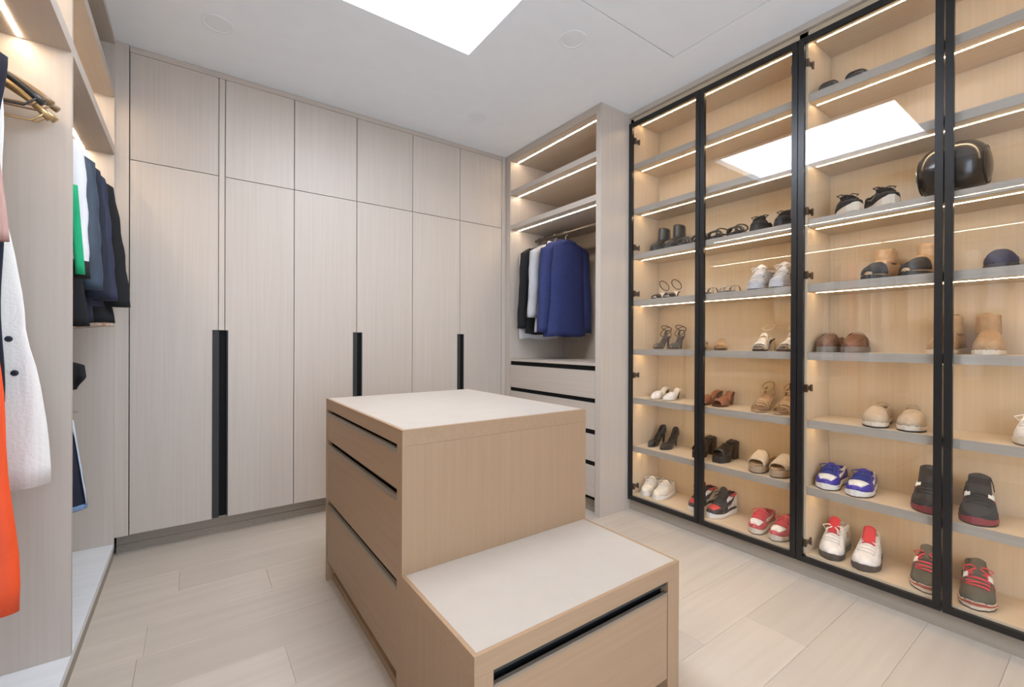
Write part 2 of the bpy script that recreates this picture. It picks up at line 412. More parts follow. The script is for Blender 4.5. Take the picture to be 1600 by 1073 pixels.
BY0 = .918
bn = thing('bench_cabinet', 'low warm oak bench with white top and one wide drawer', 'bench', ((IX0 + IX1) / 2, (BY0 + IY0) / 2, 0))
Y1b = IY0 - .001
bx(IX0, IX0 + .055, BY0, Y1b, 0, .3905).build('side_panel', oz, bn)
bx(IX1 - .062, IX1, BY0, Y1b, 0, .3905).build('side_panel', oz, bn)
tr = MB()
tr.box(IX0, IX1, BY0, BY0 + e, .391, .444); tr.box(IX0, IX0 + e, BY0 + e, Y1b, .391, .444); tr.box(IX1 - e, IX1, BY0 + e, Y1b, .391, .444)
tr.build('top_edging', ox, bn)
bx(IX0 + e, IX1 - e, BY0 + e, Y1b, .393, .4445).build('top_panel', top_m, bn)
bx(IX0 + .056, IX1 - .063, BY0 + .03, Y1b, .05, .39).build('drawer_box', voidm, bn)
d = bx(IX0 + .057, IX1 - .064, BY0 + .002, BY0 + .021, .06, .345).build('drawer', ox, bn)
bx(IX0 + .057, IX1 - .064, BY0 + .0005, BY0 + .012, .3455, .354).build('handle_lip', bronze, d)
MB().box(IX0 + .057, IX1 - .064, BY0 + .006, BY0 + .010, .378, .386).build('channel_edge', gunmetal, d)
bx(IX0 + .057, IX1 - .064, BY0 + .05, BY0 + .06, 0, .055).build('kickboard', ox, bn)

# ---------------------------------------------------------------- open hanging closet on the left
CX = -.345
cl = thing('hanging_closet', 'pale open hanging closet along the left wall', 'closet', (CX - .3, 1.6, 0))
CB = XL + .02
bx(CB - .015, CB, -.62, 3.25, .0, ZC - .002).build('back_panel', wz, cl)
bx(CB, CX, -.62, 3.262, .06, .09).build('deck', deck_m, cl)
bx(CX - .02, CX - .005, -.62, 3.262, 0, .0598).build('kickboard', kickm, cl)
DIV = [(-.64, -.62), (.98, 1.0), (2.18, 2.202), (3.243, 3.262)]
bx(CB, CX, -.64, -.62, 0, ZC - .002).build('divider_panel', wz, cl)
for a, b in DIV[1:]: bx(CB, CX, a, b, .0905, ZC - .002).build('divider_panel', wz, cl)
for (a0, a1), (b0, b1) in zip(DIV, DIV[1:]):
    for zt in (2.262, 2.575):
        shelf_led(CB, CX, a1 + .0005, b0 - .0005, zt, .048, -.475, wy, led_open, cl, .012)
    bx(CB, CX, a1 + .0005, b0 - .0005, 2.815, ZC - .002).build('top_panel', wy, cl)
RX = -.585
for (a0, a1), (b0, b1) in zip(DIV, DIV[1:]):
    MB().tube([(RX, a1, 2.125), (RX, b0, 2.125)], .0125, 10).build('hanging_rod', steel, cl, smooth=True)
MB().tube([(RX, 2.202, 1.19), (RX, 3.243, 1.19)], .0125, 10).build('hanging_rod', steel, cl, smooth=True)
# ---------------------------------------------------------------- hangers and garments
hang_black = plain('hanger_black', (.02, .018, .017, 1), .4)
hang_brown = leather('hanger_brown_wood', (.22, .13, .06), .35)
hang_gold = plain('hanger_gold', (.42, .28, .13, 1), .3, .6)
hang_white = plain('hanger_white', (.75, .73, .7, 1), .4)
def hanger(label, x, y, zrod, mat, rz=0., w=.13, group=None, thick=.006, hook=None, drop=.045, z0=.102, flare=0.):
    t = thing('hanger', label, 'hanger', (x, y, zrod), rz, group)
    pts = [(0.0, 0, -z0)] + [(0, 0, -.045), (.0, 0, -.028)] + [(.019 * math.cos(a), 0, .0 - .006 + .0215 * math.sin(a)) for a in [-.9 + .42 * k for k in range(10)]]
    MB().tube(pts, .0024, 6).build('hook', hook or chrome, t, smooth=True, local=True)
    arm = [(w * k / 8, .012 * flare * (k / 8) ** 2, -z0 - drop * (abs(k) / 8) ** 1.5 - .012 * (abs(k) / 8) ** 4) for k in range(-8, 9)]
    MB().tube(arm, [thick * (1.5 - .5 * abs(k) / 8 + flare * (abs(k) / 8) ** 2) for k in range(-8, 9)], 8).build('arms', mat, t, smooth=True, local=True)
    MB().tube([(-w * .93, 0, -z0 - .003 - drop), (-w * .80, 0, -z0 - drop - .03), (w * .80, 0, -z0 - drop - .03), (w * .93, 0, -z0 - .003 - drop)], .0035, 6).build('trouser_bar', mat, t, smooth=True, local=True)
    return t
def garment(name, label, cat, x, y, zrod, prof, mat, rz=0., folds=5, amp=.010, seed=0, sleeves=None, smat=None, collar=None, group=None, hemwave=.006, cuff=None, hem=None, lap=None, z0=-.07, extra=None):
    """prof: (drop below rod, half width, half thickness) from neck to hem; width runs along local x"""
    rnd = random.Random(seed)
    t = thing(name, label, cat, (x, y, zrod), rz, group)
    top, bot = prof[0][0], prof[-1][0]
    fw_ = interp([(p[0], p[1]) for p in prof]); ft = interp([(p[0], p[2]) for p in prof])
    ph = [rnd.uniform(0, 6.28) for _ in range(6)]; NK = 56
    def ring(d, g=0., k0=0.):
        k = max(0, (d - top) / (bot - top)); R = []
        for j in range(NK):
            a = 2 * PI * j / NK; ca, sa = math.cos(a), math.sin(a)
            xx = (fw_(d) + g) * math.copysign(abs(ca) ** .75, ca); yy = (ft(d) + g) * math.copysign(abs(sa) ** 1.15, sa)
            fo = amp * (.25 + k) * (math.sin(folds * 8 * xx + ph[0] + 1.5 * k) + .6 * math.sin(folds * 15 * xx + ph[1] - k) + .4 * math.sin(20 * d + 9 * xx + ph[2]))
            yy += fo * (1 if sa >= 0 else .8); xx += .004 * math.sin(14 * d + ph[3]) * (1 if ca > 0 else -1)
            R.append((xx, yy, -d + (hemwave * math.sin(22 * xx + ph[4]) * k ** 6 if k > .7 else 0)))
        return R
    n = 26
    ds = [top + (bot - top) * (i / n) ** 1.25 for i in range(n + 1)]
    body = MB().loft([ring(d) for d in ds], False).build('body', mat, t, smooth=True, local=True, solid=.002)
    if hem: MB().loft([ring(bot - hem[0] + hem[0] * i / 4, .004) for i in range(5)], False).build('hem_band', hem[1], t, smooth=True, local=True, solid=.002, label=hem[2] if len(hem) > 2 else None)
    if sleeves:
        sx, sl, spread, r0, r1 = sleeves
        for sg in (1, -1):
            rings = []
            for i in range(17):
                k = i / 16; cx_ = sg * (sx + spread * (k ** .8)); d = prof[0][0] + .060 + sl * k
                r = r0 + (r1 - r0) * k
                rings.append([(cx_ + r * math.cos(2 * PI * j / 18) * (1 + .05 * math.sin(7 * k * PI + ph[0] + j)), r * .74 * math.sin(2 * PI * j / 18) + .004 * math.sin(9 * k + ph[1]),
                               -d + (.030 * (1 - k) * math.cos(2 * PI * j / 18) * -sg)) for j in range(18)])
            so = MB().loft(rings).build('sleeve', smat or mat, t, smooth=True, local=True)
            if cuff:
                kk = rings[-3:]
                c0 = MB().loft([[((p[0] - sg * (sx + spread)) * 1.08 + sg * (sx + spread), p[1] * 1.08, p[2] - .004) for p in r] for r in kk]).build('cuff', cuff, so, smooth=True, local=True)
    if collar:
        cm, ch = collar
        rr = []
        for i in range(5):
            k = i / 4; g = .006 + .008 * math.sin(PI * k)
            rr.append([((.062 + g) * math.cos(2 * PI * j / 24), (.040 + g) * math.sin(2 * PI * j / 24), -top + ch * (1 - k) - .018 * k + .010 * math.sin(2 * PI * j / 24)) for j in range(24)])
        MB().loft(rr, False).build('collar', cm, t, smooth=True, local=True, solid=.004)
    if lap:
        lm, side = lap
        for sg in (1, -1):
            MB().grid(lambda i, j: (sg * (.045 + (.055 * math.sin(PI * min(1, i * 1.15)) + .01) * j - .035 * i), side * (ft(top + .05 + .33 * i) + .012 + .004 * j), -top - .01 - .34 * i - .02 * j), 10, 3).build('lapel', lm, t, smooth=True, local=True, solid=.004)
    if extra: extra(t, ring, fw_, ft)
    return t
JK = lambda L, w=.22, th=.055, fl=1.0: [(.075, .060, .030), (.088, .10, .045), (.105, .155, th * .95), (.130, w * .90, th), (.19, w, th * 1.05), (.35, w * .94, th * 1.0), (.5, w * .92, th), (L, w * fl, th * 1.15)]
DR = lambda L, wt, wb, th=.045: [(.080, .060, .028), (.095, wt * .75, .040), (.12, wt, th), (.30, wt * .92, th), (.45, wt * .95, th * 1.05), (L, wb, th * 1.5)]
G = dict(
    blazer=fabric('navy_blazer_wool', (.018, .028, .115), .18, (60, 60, 60), .8, .1, 900), black_wool=fabric('black_wool', (.008, .008, .009), .2),
    shirt=fabric('white_shirt_cotton', (.70, .70, .72), .05, (20, 20, 10), .8), silver=fabric('pale_grey_jacket', (.46, .45, .46), .08),
    white=fabric('white_crinkle_cotton', (.76, .74, .70), .05, (90, 90, 4), .9, .35, 120), orange=fabric('orange_satin', (.85, .09, .02), .08, (20, 20, 6), .5),
    pink=fabric('dusty_pink_knit', (.48, .30, .26), .14, (120, 120, 6), .9), navy=fabric('dark_navy_wool', (.015, .019, .035), .2),
    green=fabric('emerald_green', (.01, .36, .15), .08), teal=fabric('slate_navy_leather', (.035, .055, .085), .2, (30, 30, 10), .5), midnight=fabric('midnight_blue', (.018, .024, .06), .2, (30, 30, 8), .6),
    fur=fabric('brown_fur', (.30, .20, .14), .35, (120, 120, 50), .95, .9, 160), lining=noisy('patterned_lining', (.45, .22, .12, 1), (.65, .58, .48, 1), (60, 60, 60), .7),
    cream=fabric('cream_linen', (.66, .60, .52), .08), sky=fabric('pale_blue_cotton', (.55, .62, .70), .06), denim=fabric('blue_denim_trim', (.16, .26, .42), .2, (200, 200, 200)),
)
RZ = 2.125
# right corner cabinet
def vents(t, ring, fw_, ft):
    MB().grid(lambda i, j: ((j - .5) * .15, -(.045 + .008 * math.sin(PI * i)), -.070 - .035 * i + .012 * abs(2 * j - 1) ** 2 * -1), 4, 8).build('back_collar', G['blazer'], t, smooth=True, local=True, solid=.005)
garment('blazer', 'royal navy blazer seen from behind, nearest on the corner cabinet rod', 'jacket', 2.555, 2.79, RZ, [(.075, .060, .030), (.086, .115, .044), (.098, .175, .050), (.118, .212, .052), (.19, .222, .054), (.35, .208, .052), (.5, .205, .052), (.87, .232, .060)], G['blazer'], 0.0, 3, .004, 1, (.200, .705, .050, .062, .050), collar=(G['blazer'], .012), extra=vents)
hanger('black wooden hanger holding the navy blazer', 2.555, 2.79, RZ, hang_black, 0, hook=hang_white)
garment('jacket', 'pale silver-grey jacket hanging between the navy blazer and the black one', 'jacket', 2.555, 2.925, RZ, JK(.84, .225, .034, 1.0), G['silver'], 0, 4, .003, 2, (.215, .58, .035, .052, .044), collar=(G['shirt'], .02))
hanger('white hanger holding the silver-grey jacket', 2.555, 2.925, RZ, hang_white, 0, hook=hang_white)
garment('shirt', 'white shirt with its tail showing below the black jacket', 'shirt', 2.555, 3.14, RZ, JK(.89, .225, .018, 1.0), G['shirt'], 0, 5, .002, 3)
hanger('white hanger holding the white shirt at the rod\'s far end', 2.555, 3.14, RZ, hang_white, 0, hook=hang_black)
garment('jacket', 'plain black jacket behind the silver-grey one in the corner cabinet', 'jacket', 2.555, 3.045, RZ, JK(.85, .225, .026, 1.02), G['black_wool'], 0, 3, .003, 4, (.225, .67, .045, .048, .040))
hanger('black hanger holding the plain black jacket', 2.555, 3.045, RZ, hang_black, 0, hook=hang_black)
# left closet, far bay (upper rod)
def tag_lining(t, ring, fw_, ft):
    MB().loft([ring(.86 - .05 + .05 * i / 3, -.006) for i in range(4)], False).build('lining', G['lining'], t, smooth=True, local=True, solid=.002, label='brown patterned lining at the hem')
garment('jacket', 'white sporty jacket with green side stripe and black cuffs in the left closet', 'jacket', RX, 2.40, RZ, JK(.74, .20, .042, 1.05), G['shirt'], 0, 4, .003, 11, (.185, .54, .028, .055, .044), cuff=G['black_wool'], hem=(.06, G['black_wool'], 'black ribbed hem'),
        extra=lambda t, ring, a, b: [MB().grid(lambda i, j: (sg * (.202 + .022 * i + .026 * j), -.050 + .008 * j * j, -.33 - .34 * i), 8, 3).build('side_stripe', G['green'], t, smooth=True, local=True, solid=.003) for sg in (1, -1)])
hanger('brown hanger holding the white and green jacket', RX, 2.40, RZ, hang_brown)
garment('coat', 'long black coat whose hem shows below the white and green jacket', 'coat', RX, 2.497, RZ, JK(.86, .225, .024, 1.08), G['black_wool'], 0, 3, .002, 12)
hanger('black hanger holding the long black coat', RX, 2.497, RZ, hang_black)
garment('jacket', 'slate blue leather jacket beside the white and green one', 'jacket', RX, 2.592, RZ, JK(.76, .205, .040, 1.05), G['teal'], 0, 4, .003, 13, (.190, .57, .040, .055, .045))
hanger('brown hanger holding the slate blue jacket', RX, 2.592, RZ, hang_brown)
garment('jacket', 'plain dark navy wool jacket, middle of the left closet row', 'jacket', RX, 2.702, RZ, JK(.84, .21, .038, 1.10), G['navy'], .0, 3, .003, 14, (.195, .60, .047, .053, .046))
hanger('brown hanger holding the dark navy jacket', RX, 2.702, RZ, hang_brown)
garment('jacket', 'midnight blue jacket with lighter sheen before the fur-collared coat', 'jacket', RX, 2.812, RZ, JK(.76, .215, .040, 1.12), G['midnight'], .0, 4, .003, 15, (.200, .60, .050, .053, .047))
hanger('brown hanger holding the midnight blue jacket', RX, 2.812, RZ, hang_brown)
garment('coat', 'black coat with brown fur shoulders and patterned lining, farthest in the left closet', 'coat', RX, 2.955, RZ, JK(.84, .225, .046, 1.20), G['black_wool'], .0, 3, .004, 16, (.205, .62, .078, .060, .052), collar=(G['fur'], .02), extra=lambda t, ring, a, b: (tag_lining(t, ring, a, b),
        MB().loft([ring(.085 + .26 * i / 8, .007 + .004 * math.sin(i * 2.1)) for i in range(9)], False).build('fur_yoke', G['fur'], t, smooth=True, local=True, solid=.004, label='brown fur shoulders')))
hanger('gold hanger holding the fur-shouldered coat', RX, 2.955, RZ, hang_gold)
# lower rod
garment('skirt', 'small black ruched top folded over a hanger on the lower rod', 'top', RX, 2.72, 1.19, [(.062, .05, .030), (.078, .15, .045), (.10, .20, .050), (.15, .205, .055), (.20, .17, .04)], G['black_wool'], .05, 9, .012, 21)
hanger('clear hanger holding the black ruched top', RX, 2.72, 1.19, clear_plastic, .05, .14, drop=.02)
garment('shorts', 'dark navy shorts with pale blue side trim on the lower rod', 'shorts', RX, 2.56, 1.19, [(.303, .16, .012), (.313, .18, .025), (.45, .20, .035), (.69, .225, .045)], G['navy'], .0, 4, .006, 22, hem=(.02, G['denim'], 'pale blue hem'),
        extra=lambda t, ring, a, b: [MB().grid(lambda i, j: (sg * (.182 + .044 * i + .002), -.012 + .024 * j, -.32 - .35 * i), 6, 2).build('side_trim', G['sky'], t, smooth=True, local=True, solid=.003) for sg in (1, -1)])
ch = thing('clip_hanger', 'clear plastic clip hanger holding the navy shorts', 'hanger', (RX, 2.56, 1.19))
MB().tube([(0, 0, -.28), (0, 0, -.03)] + [(.019 * math.cos(a), 0, -.006 + .0215 * math.sin(a)) for a in [-.9 + .42 * k for k in range(10)]], .0024, 6).build('hook', chrome, ch, smooth=True, local=True)
MB().tube([(-.2, 0, -.285), (.2, 0, -.285)], .005, 6).build('bar', clear_plastic, ch, smooth=True, local=True)
for sx in (-.15, .15): MB().box(sx - .012, sx + .012, -.014, .014, -.300, -.272).build('clip', hang_black, ch, local=True)
# left closet, middle bay
O = ('nearest', 'second', 'third', 'fourth', 'farthest')
for k, (yy, m, l) in enumerate(((2.135, hang_gold, 'gold'), (2.105, hang_brown, 'brown wooden'), (2.070, hang_gold, 'gold'), (2.035, hang_brown, 'brown wooden'), (2.0, hang_black, 'black'))):
    hanger(f'empty {l} hanger, {O[k]} from the divider panel', RX, yy, RZ, m, .06 - .03 * k, .205 + .012 * (k % 2), 'empty hangers by the divider', .0065, drop=(.10, .075, .125, .09, .11)[k], z0=.06, flare=.7)
garment('dress', 'white crinkled cotton dress with flared hem beside the divider panel', 'dress', RX, 1.948, RZ, [(.085, .05, .018), (.10, .09, .022), (.125, .125, .024), (.40, .130, .024), (.575, .138, .024), (.665, .150, .025), (.865, .178, .028), (1.045, .207, .031), (1.36, .236, .036)], G['white'], 0, 6, .004, 31, extra=lambda t, ring, a, b: [MB().loft([[(.150 + .012 * q + .009 * math.cos(2 * PI * j / 10), -.034, -.92 - .1 * q + .009 * math.sin(2 * PI * j / 10)) for j in range(10)], [(.150 + .012 * q + .006 * math.cos(2 * PI * j / 10), -.042, -.92 - .1 * q + .006 * math.sin(2 * PI * j / 10)) for j in range(10)]]).build('button', G['navy'], t, local=True) for q in range(2)])
hanger('black hanger holding the white crinkled dress', RX, 1.948, RZ, hang_black, w=.10)
garment('dress', 'dark navy sleeveless dress glimpsed between hangers and pink top', 'dress', RX, 1.866, RZ, DR(1.1, .155, .15, .008), G['navy'], 0, 4, .001, 32)
hanger('brown hanger holding the dark navy dress', RX, 1.866, RZ, hang_brown, thick=.0025, w=.11)
garment('blouse', 'dusty pink pleated top at the left picture edge', 'top', RX, 1.795, RZ, [(.08, .06, .025), (.1, .11, .028), (.13, .14, .03), (.35, .148, .03), (.66, .182, .034)], G['pink'], 0, 9, .004, 33)
hanger('black hanger holding the dusty pink top', RX, 1.795, RZ, hang_black, w=.115)
garment('dress', 'long bright orange satin dress at the left picture edge', 'dress', RX, 1.725, RZ, DR(1.64, .155, .213, .026), G['orange'], 0, 5, .004, 34)
hanger('brown hanger holding the orange dress', RX, 1.725, RZ, hang_brown, w=.115)
REF = [('cream linen shirt', 'shirt', 1.635, G['cream'], JK(.80, .185, .03)), ('white long dress with narrow straps', 'dress', 1.54, G['shirt'], DR(1.45, .15, .20, .025)), ('pale blue cotton shirt', 'shirt', 1.44, G['sky'], JK(.78, .20, .035)),
       ('black evening dress', 'dress', 1.34, G['black_wool'], DR(1.4, .16, .21, .025)), ('white crinkled blouse', 'top', 1.22, G['white'], JK(.70, .20, .045))]
for k, (l, c, yy, m, pr_) in enumerate(REF):
    garment(c if c != 'top' else 'blouse', f'{l} mirrored in the cabinet glass', c, RX, yy, RZ, pr_, m, 0, 5, .003, 40 + k)
    hanger(f'hanger holding the {l}', RX, yy, RZ, hang_brown)
REF2 = [('white summer dress with full skirt', 'dress', .84, G['white'], DR(1.25, .165, .26, .04)), ('white puffed blouse', 'top', .69, G['shirt'], JK(.62, .21, .05, 1.1)), ('beige linen dress', 'dress', .54, G['cream'], DR(1.3, .16, .23, .04))]
for k, (l, c, yy, m, pr_) in enumerate(REF2):
    garment(c if c != 'top' else 'blouse', f'{l} mirrored in the rightmost glass door', c, RX, yy, RZ, pr_, m, 0, 5, .004, 50 + k)
    hanger(f'hanger holding the {l}', RX, yy, RZ, hang_brown)

# ---------------------------------------------------------------- shoes
LAB = {}
def leather_set(): pass
class Shoe:
    """local frame: toe tip at x=0, heel at x=-L, z up; side=+1/-1 mirrors the outline"""
    def __init__(s, name, label, loc, rz, side, L=.262, W=.048, wtab=None, ztab=None, htab=None, group=None, cat='shoe'):
        s.L, s.side = L, side
        s.root = thing(name, label, cat, loc, rz, group)
        wt = wtab or [(0, .30), (.03, .58), (.10, .74), (.22, .76), (.42, .78), (.60, .95), (.74, 1.0), (.86, .88), (.94, .66), (.985, .36), (1, .12)]
        f = interp(wt); s.w = lambda u: f(u) * W
        s.z = interp(ztab or [(0, 0), (1, 0)])
        s.h = interp(htab or [(0, .08), (1, .03)])
        s.c = lambda u: side * .010 * math.sin(PI * max(0, min(1, u)))
    def x(s, u): return (u - 1) * s.L
    def surf(s, u, th, eps=0., py=.72, pz=.70):
        ct, st = math.cos(th), math.sin(th)
        yy = (s.w(u) + eps) * (abs(ct) ** py) * (1 if ct >= 0 else -1)
        return (s.x(u) + (eps if u > .97 else (-eps if u < .03 else 0)), s.c(u) + yy, s.z(u) + (s.h(u) + eps) * max(0, st) ** pz)
    def part(s, name, mb, mat, solid=0., sub=0, parent=None, smooth=True, label=None):
        return mb.build(name, mat, parent or s.root, smooth=smooth, solid=solid, sub=sub, local=True, weld=True, label=label)
    def sole(s, mat, zb, zt, grow=.004, name='sole', n=18, u0=0., u1=1., lip=.8):
        rings = []
        for i in range(n + 1):
            t = i / n; u = u0 + (u1 - u0) * (t - .08 * math.sin(2 * PI * t))
            w = s.w(u) + grow; c = s.c(u); x = s.x(u) + (grow if i == n else (-grow if i == 0 else 0))
            b, t_ = zb(u), zt(u); w2 = w * .96
            rings.append([(x, c - w2, b), (x, c + w2, b), (x, c + w, b + (t_ - b) * .25), (x, c + w, b + (t_ - b) * lip), (x, c + w * .9, t_),
                          (x, c - w * .9, t_), (x, c - w, b + (t_ - b) * lip), (x, c - w, b + (t_ - b) * .25)])
        return s.part(name, MB().loft(rings), mat, smooth=False)
    def upper(s, mat, opening=(.06, .55), tho=55, u0=0., u1=1., n=22, m=8, solid=.003, name='upper', open_heel=False):
        th0 = math.radians(tho); L = []; R = []
        for i in range(n + 1):
            u = u0 + (u1 - u0) * i / n
            a, b = opening
            if u <= a: tt = th0
            elif u >= b: tt = PI / 2
            else:
                k = (u - a) / (b - a); tt = th0 + (PI / 2 - th0) * (k ** 4)
            L.append([s.surf(u, tt * j / m) for j in range(m + 1)]); R.append([s.surf(u, PI - tt * j / m) for j in range(m + 1)])
        mb = MB()
        mb.loft(L, False, False); mb.loft(R, False, False)
        if not open_heel:
            K = 4; cols = []
            for k in range(K + 1):
                t = k / K; bul = .006 * math.sin(PI * t)
                cols.append([(p[0] - bul, p[1] + (q[1] - p[1]) * t, p[2]) for p, q in zip(L[0], R[0])])
            mb.loft(cols, False, False)
        K = 3; cols = []
        for k in range(K + 1):
            t = k / K
            cols.append([(p[0] + .003 * math.sin(PI * t), p[1] + (q[1] - p[1]) * t, p[2]) for p, q in zip(L[-1], R[-1])])
        mb.loft(cols, False, False)
        return s.part(name, mb, mat, solid=solid)
    def patch(s, name, mat, ua, ub, ta, tb, eps=.002, nu=8, nv=6, both=False, parent=None, solid=.0012, label=None, tail=None):
        """surface patch; ta/tb degrees, constants or functions of u-fraction"""
        A = ta if callable(ta) else (lambda k: ta); B = tb if callable(tb) else (lambda k: tb)
        fn = lambda i, j: s.surf(ua + (ub - ua) * i, math.radians(A(i) + (B(i) - A(i)) * j), eps)
        mb = MB().grid(fn, nu, nv)
        if both:
            f2 = lambda i, j: s.surf(ua + (ub - ua) * i, PI - math.radians(A(i) + (B(i) - A(i)) * j), eps)
            mb.grid(f2, nu, nv)
        return s.part(name, mb, mat, solid=solid, parent=parent, label=label)
    def laces(s, mat, ua=.50, ub=.74, n=5, th=58, r=.0028, bow=True, eps=.004, loops=.045):
        mb = MB()
        for k in range(n):
            u = ua + (ub - ua) * k / (n - 1)
            u2 = u + (.035 if k % 2 else -.0)
            pts = [s.surf(u + (u2 - u) * j / 6, math.radians(th + (180 - 2 * th) * j / 6), eps) for j in range(7)]
            mb.tube(pts, r, 5)
            pts = [s.surf(u + .03 - .03 * j / 6, math.radians(th + (180 - 2 * th) * j / 6), eps + .002) for j in range(7)]
            mb.tube(pts, r, 5)
        if bow:
            p = Vector(s.surf(ua, PI / 2, eps + .004))
            for sg in (1, -1):
                mb.tube([p, p + Vector((.012, sg * loops * .5, .010)), p + Vector((.020, sg * loops, .002)), p + Vector((.030, sg * loops * .7, -.012)), p + Vector((.012, sg * .006, .002))], r, 5)
                mb.tube([p, p + Vector((.03, sg * loops * .45, -.004)), p + Vector((.045, sg * loops * .6, -.022))], r, 5)
        return s.part('laces', mb, mat)
    def tongue(s, mat, ua=.52, len_=.065, w=.026, rise=.055, lean=-.02):
        p = Vector(s.surf(ua, PI / 2, -.001))
        fn = lambda i, j: (p.x + .02 * (1 - i) + lean * i, p.y + (j - .5) * 2 * w * (1 - .12 * i * i), p.z - .012 * (1 - i) + rise * i - .012 * (2 * j - 1) ** 2)
        return s.part('tongue', MB().grid(fn, 6, 6), mat, solid=.006)
    def shaft(s, mat, z0, z1, r0, r1, xc=-.195, ry=.036, flare=1.0, n=7, tilt=0., name='shaft'):
        rings = []
        for i in range(n + 1):
            t = i / n; z = z0 + (z1 - z0) * t; rx = r0 + (r1 - r0) * t
            rings.append([(xc + tilt * t + rx * math.cos(2 * PI * k / 20), s.c(.3) + ry * (1 + (flare - 1) * t) * math.sin(2 * PI * k / 20), z + .006 * math.cos(2 * PI * k / 20) * t) for k in range(20)])
        return s.part(name, MB().loft(rings, False), mat, solid=.004)
    def heel(s, mat, u=.07, top=.012, bot=.006, square=False, lean=.01, name='heel', wy=None):
        x = s.x(u); z = s.z(u); rings = []
        for i in range(7):
            t = i / 6; r = top + (bot - top) * (t ** .6); ry = (wy or r) * (r / top if wy else 1)
            n = 12
            rings.append([(x + lean * t + r * (math.copysign(abs(math.cos(a)) ** (.4 if square else 1), math.cos(a))), s.c(u) + ry * math.copysign(abs(math.sin(a)) ** (.4 if square else 1), math.sin(a)), z * (1 - t))
                          for a in [2 * PI * k / n + .01 for k in range(n)]])
        return s.part(name, MB().loft(rings), mat, smooth=not square)
    def insole(s, mat, eps=.002, u0=.02, u1=.97, grow=-.003):
        fn = lambda i, j: (s.x(u0 + (u1 - u0) * i), s.c(u0 + (u1 - u0) * i) + (2 * j - 1) * max(.003, s.w(u0 + (u1 - u0) * i) + grow), s.z(u0 + (u1 - u0) * i) + eps + .004 * (2 * j - 1) ** 2)
        return s.part('insole', MB().grid(fn, 18, 4), mat, solid=.0015)
    def loop(s, mat, uc, rx, ry, z, tilt=.02, r=.003, rise=0., name='ankle_strap', n=18):
        pts = [(s.x(uc) + rx * math.cos(2 * PI * k / n), s.c(uc) + ry * math.sin(2 * PI * k / n), z + tilt * math.cos(2 * PI * k / n)) for k in range(n)]
        return s.part(name, MB().tube(pts, r, 5, True), mat)
    def band(s, mat, ua, ub, h, eps=.001, name='strap', t0=0, t1=180, taper=0., solid=.002, skew=0.):
        """arched strap standing off the footbed"""
        def fn(i, j):
            th = math.radians(t0 + (t1 - t0) * j); u = ua + (ub - ua) * i + skew * (j - .5)
            hh = h[0] + (h[1] - h[0]) * i if isinstance(h, (tuple, list)) else h
            ct = math.cos(th)
            return (s.x(u), s.c(u) + (s.w(u) + eps) * math.copysign(abs(ct) ** .7, ct), s.z(u) + .001 + hh * math.sin(th) ** .75)
        return s.part(name, MB().grid(fn, 5, 12), mat, solid=solid)

FLAT = lambda z: (lambda u: z)
def zheel(h, toe=.004, ball=.62):
    return [(0, h), (.10, h * .985), (.22, h * .86), (.36, h * .55), (.50, h * .20), (ball, toe + .001), (.85, toe), (1, toe + .003)]
SPX = [(0, .24), (.03, .46), (.10, .62), (.30, .52), (.50, .66), (.66, .84), (.76, .80), (.86, .58), (.94, .34), (.985, .16), (1, .06)]
SQ = [(0, .24), (.03, .46), (.10, .62), (.30, .52), (.50, .68), (.66, .86), (.80, .84), (.92, .74), (.98, .60), (1, .5)]

def sneaker(name, label, loc, rz, side, up, sole_c, out_c, lace, toe=None, stripe=None, heelp=None, guard=None, collar=None, tong=None, high=False, L=.250, W=.0445, st=.030, lining=None, mid=None, tongue_rise=None, tongue_w=.026, group=None, bow=True, foxing=None):
    hh = .105 if high else .058
    h = [(0, hh), (.10, hh + .004), (.28, hh - (.0 if high else .004)), (.42, hh + .010), (.54, .066 if not high else .092), (.66, .055 if not high else .066), (.78, .046), (.88, .036), (.95, .026), (1, .008)]
    zs = [(0, st), (.3, st * .95), (.7, st * .75), (.92, st * .85), (1, st * 1.05)]
    s = Shoe(name, label, loc, rz, side, L, W, None, zs, h, group)
    zf = s.z
    s.sole(sole_c, FLAT(.006), lambda u: zf(u) + .004, .005)
    s.sole(out_c, FLAT(0), FLAT(.0065), .0035, 'outsole')
    if mid: s.sole(mid, lambda u: zf(u) * .62, lambda u: zf(u) + .001, .0062, 'sole_stripe')
    s.upper(up, (.07, .52), 58)
    if toe: s.patch('toe_cap_or_shade', toe, .76, .955, lambda k: 42 + 8 * k, lambda k: 138 - 8 * k)
    if guard: s.patch('toe_guard', guard, .70, .995, lambda k: 2, lambda k: 40, both=True, eps=.0025); 
    if stripe:
        s.patch('side_stripe', stripe, .10, .62, lambda k: 44 - 34 * min(1, k * 1.7) + 10 * max(0, k - .55) * 2, lambda k: 50 - 34 * min(1, k * 1.7) * (.75) + 22 * max(0, k - .5), both=True, eps=.003, nu=12, nv=2)
    if heelp: s.patch('heel_patch', heelp, .0, .16, 4, 54, both=True, eps=.0028)
    if collar: s.patch('collar', collar, .02, .34, 42, 57, both=True, eps=.0035, nu=10, nv=3, solid=.005)
    if foxing: s.patch('side_panel', foxing, .16, .52, 6, 46, both=True, eps=.0022)
    s.insole(lining or fab['dark_lining'], .012)
    s.tongue(tong or up, .52, w=tongue_w, rise=tongue_rise or (.055 if high else .024))
    s.laces(lace, bow=bow)
    return s

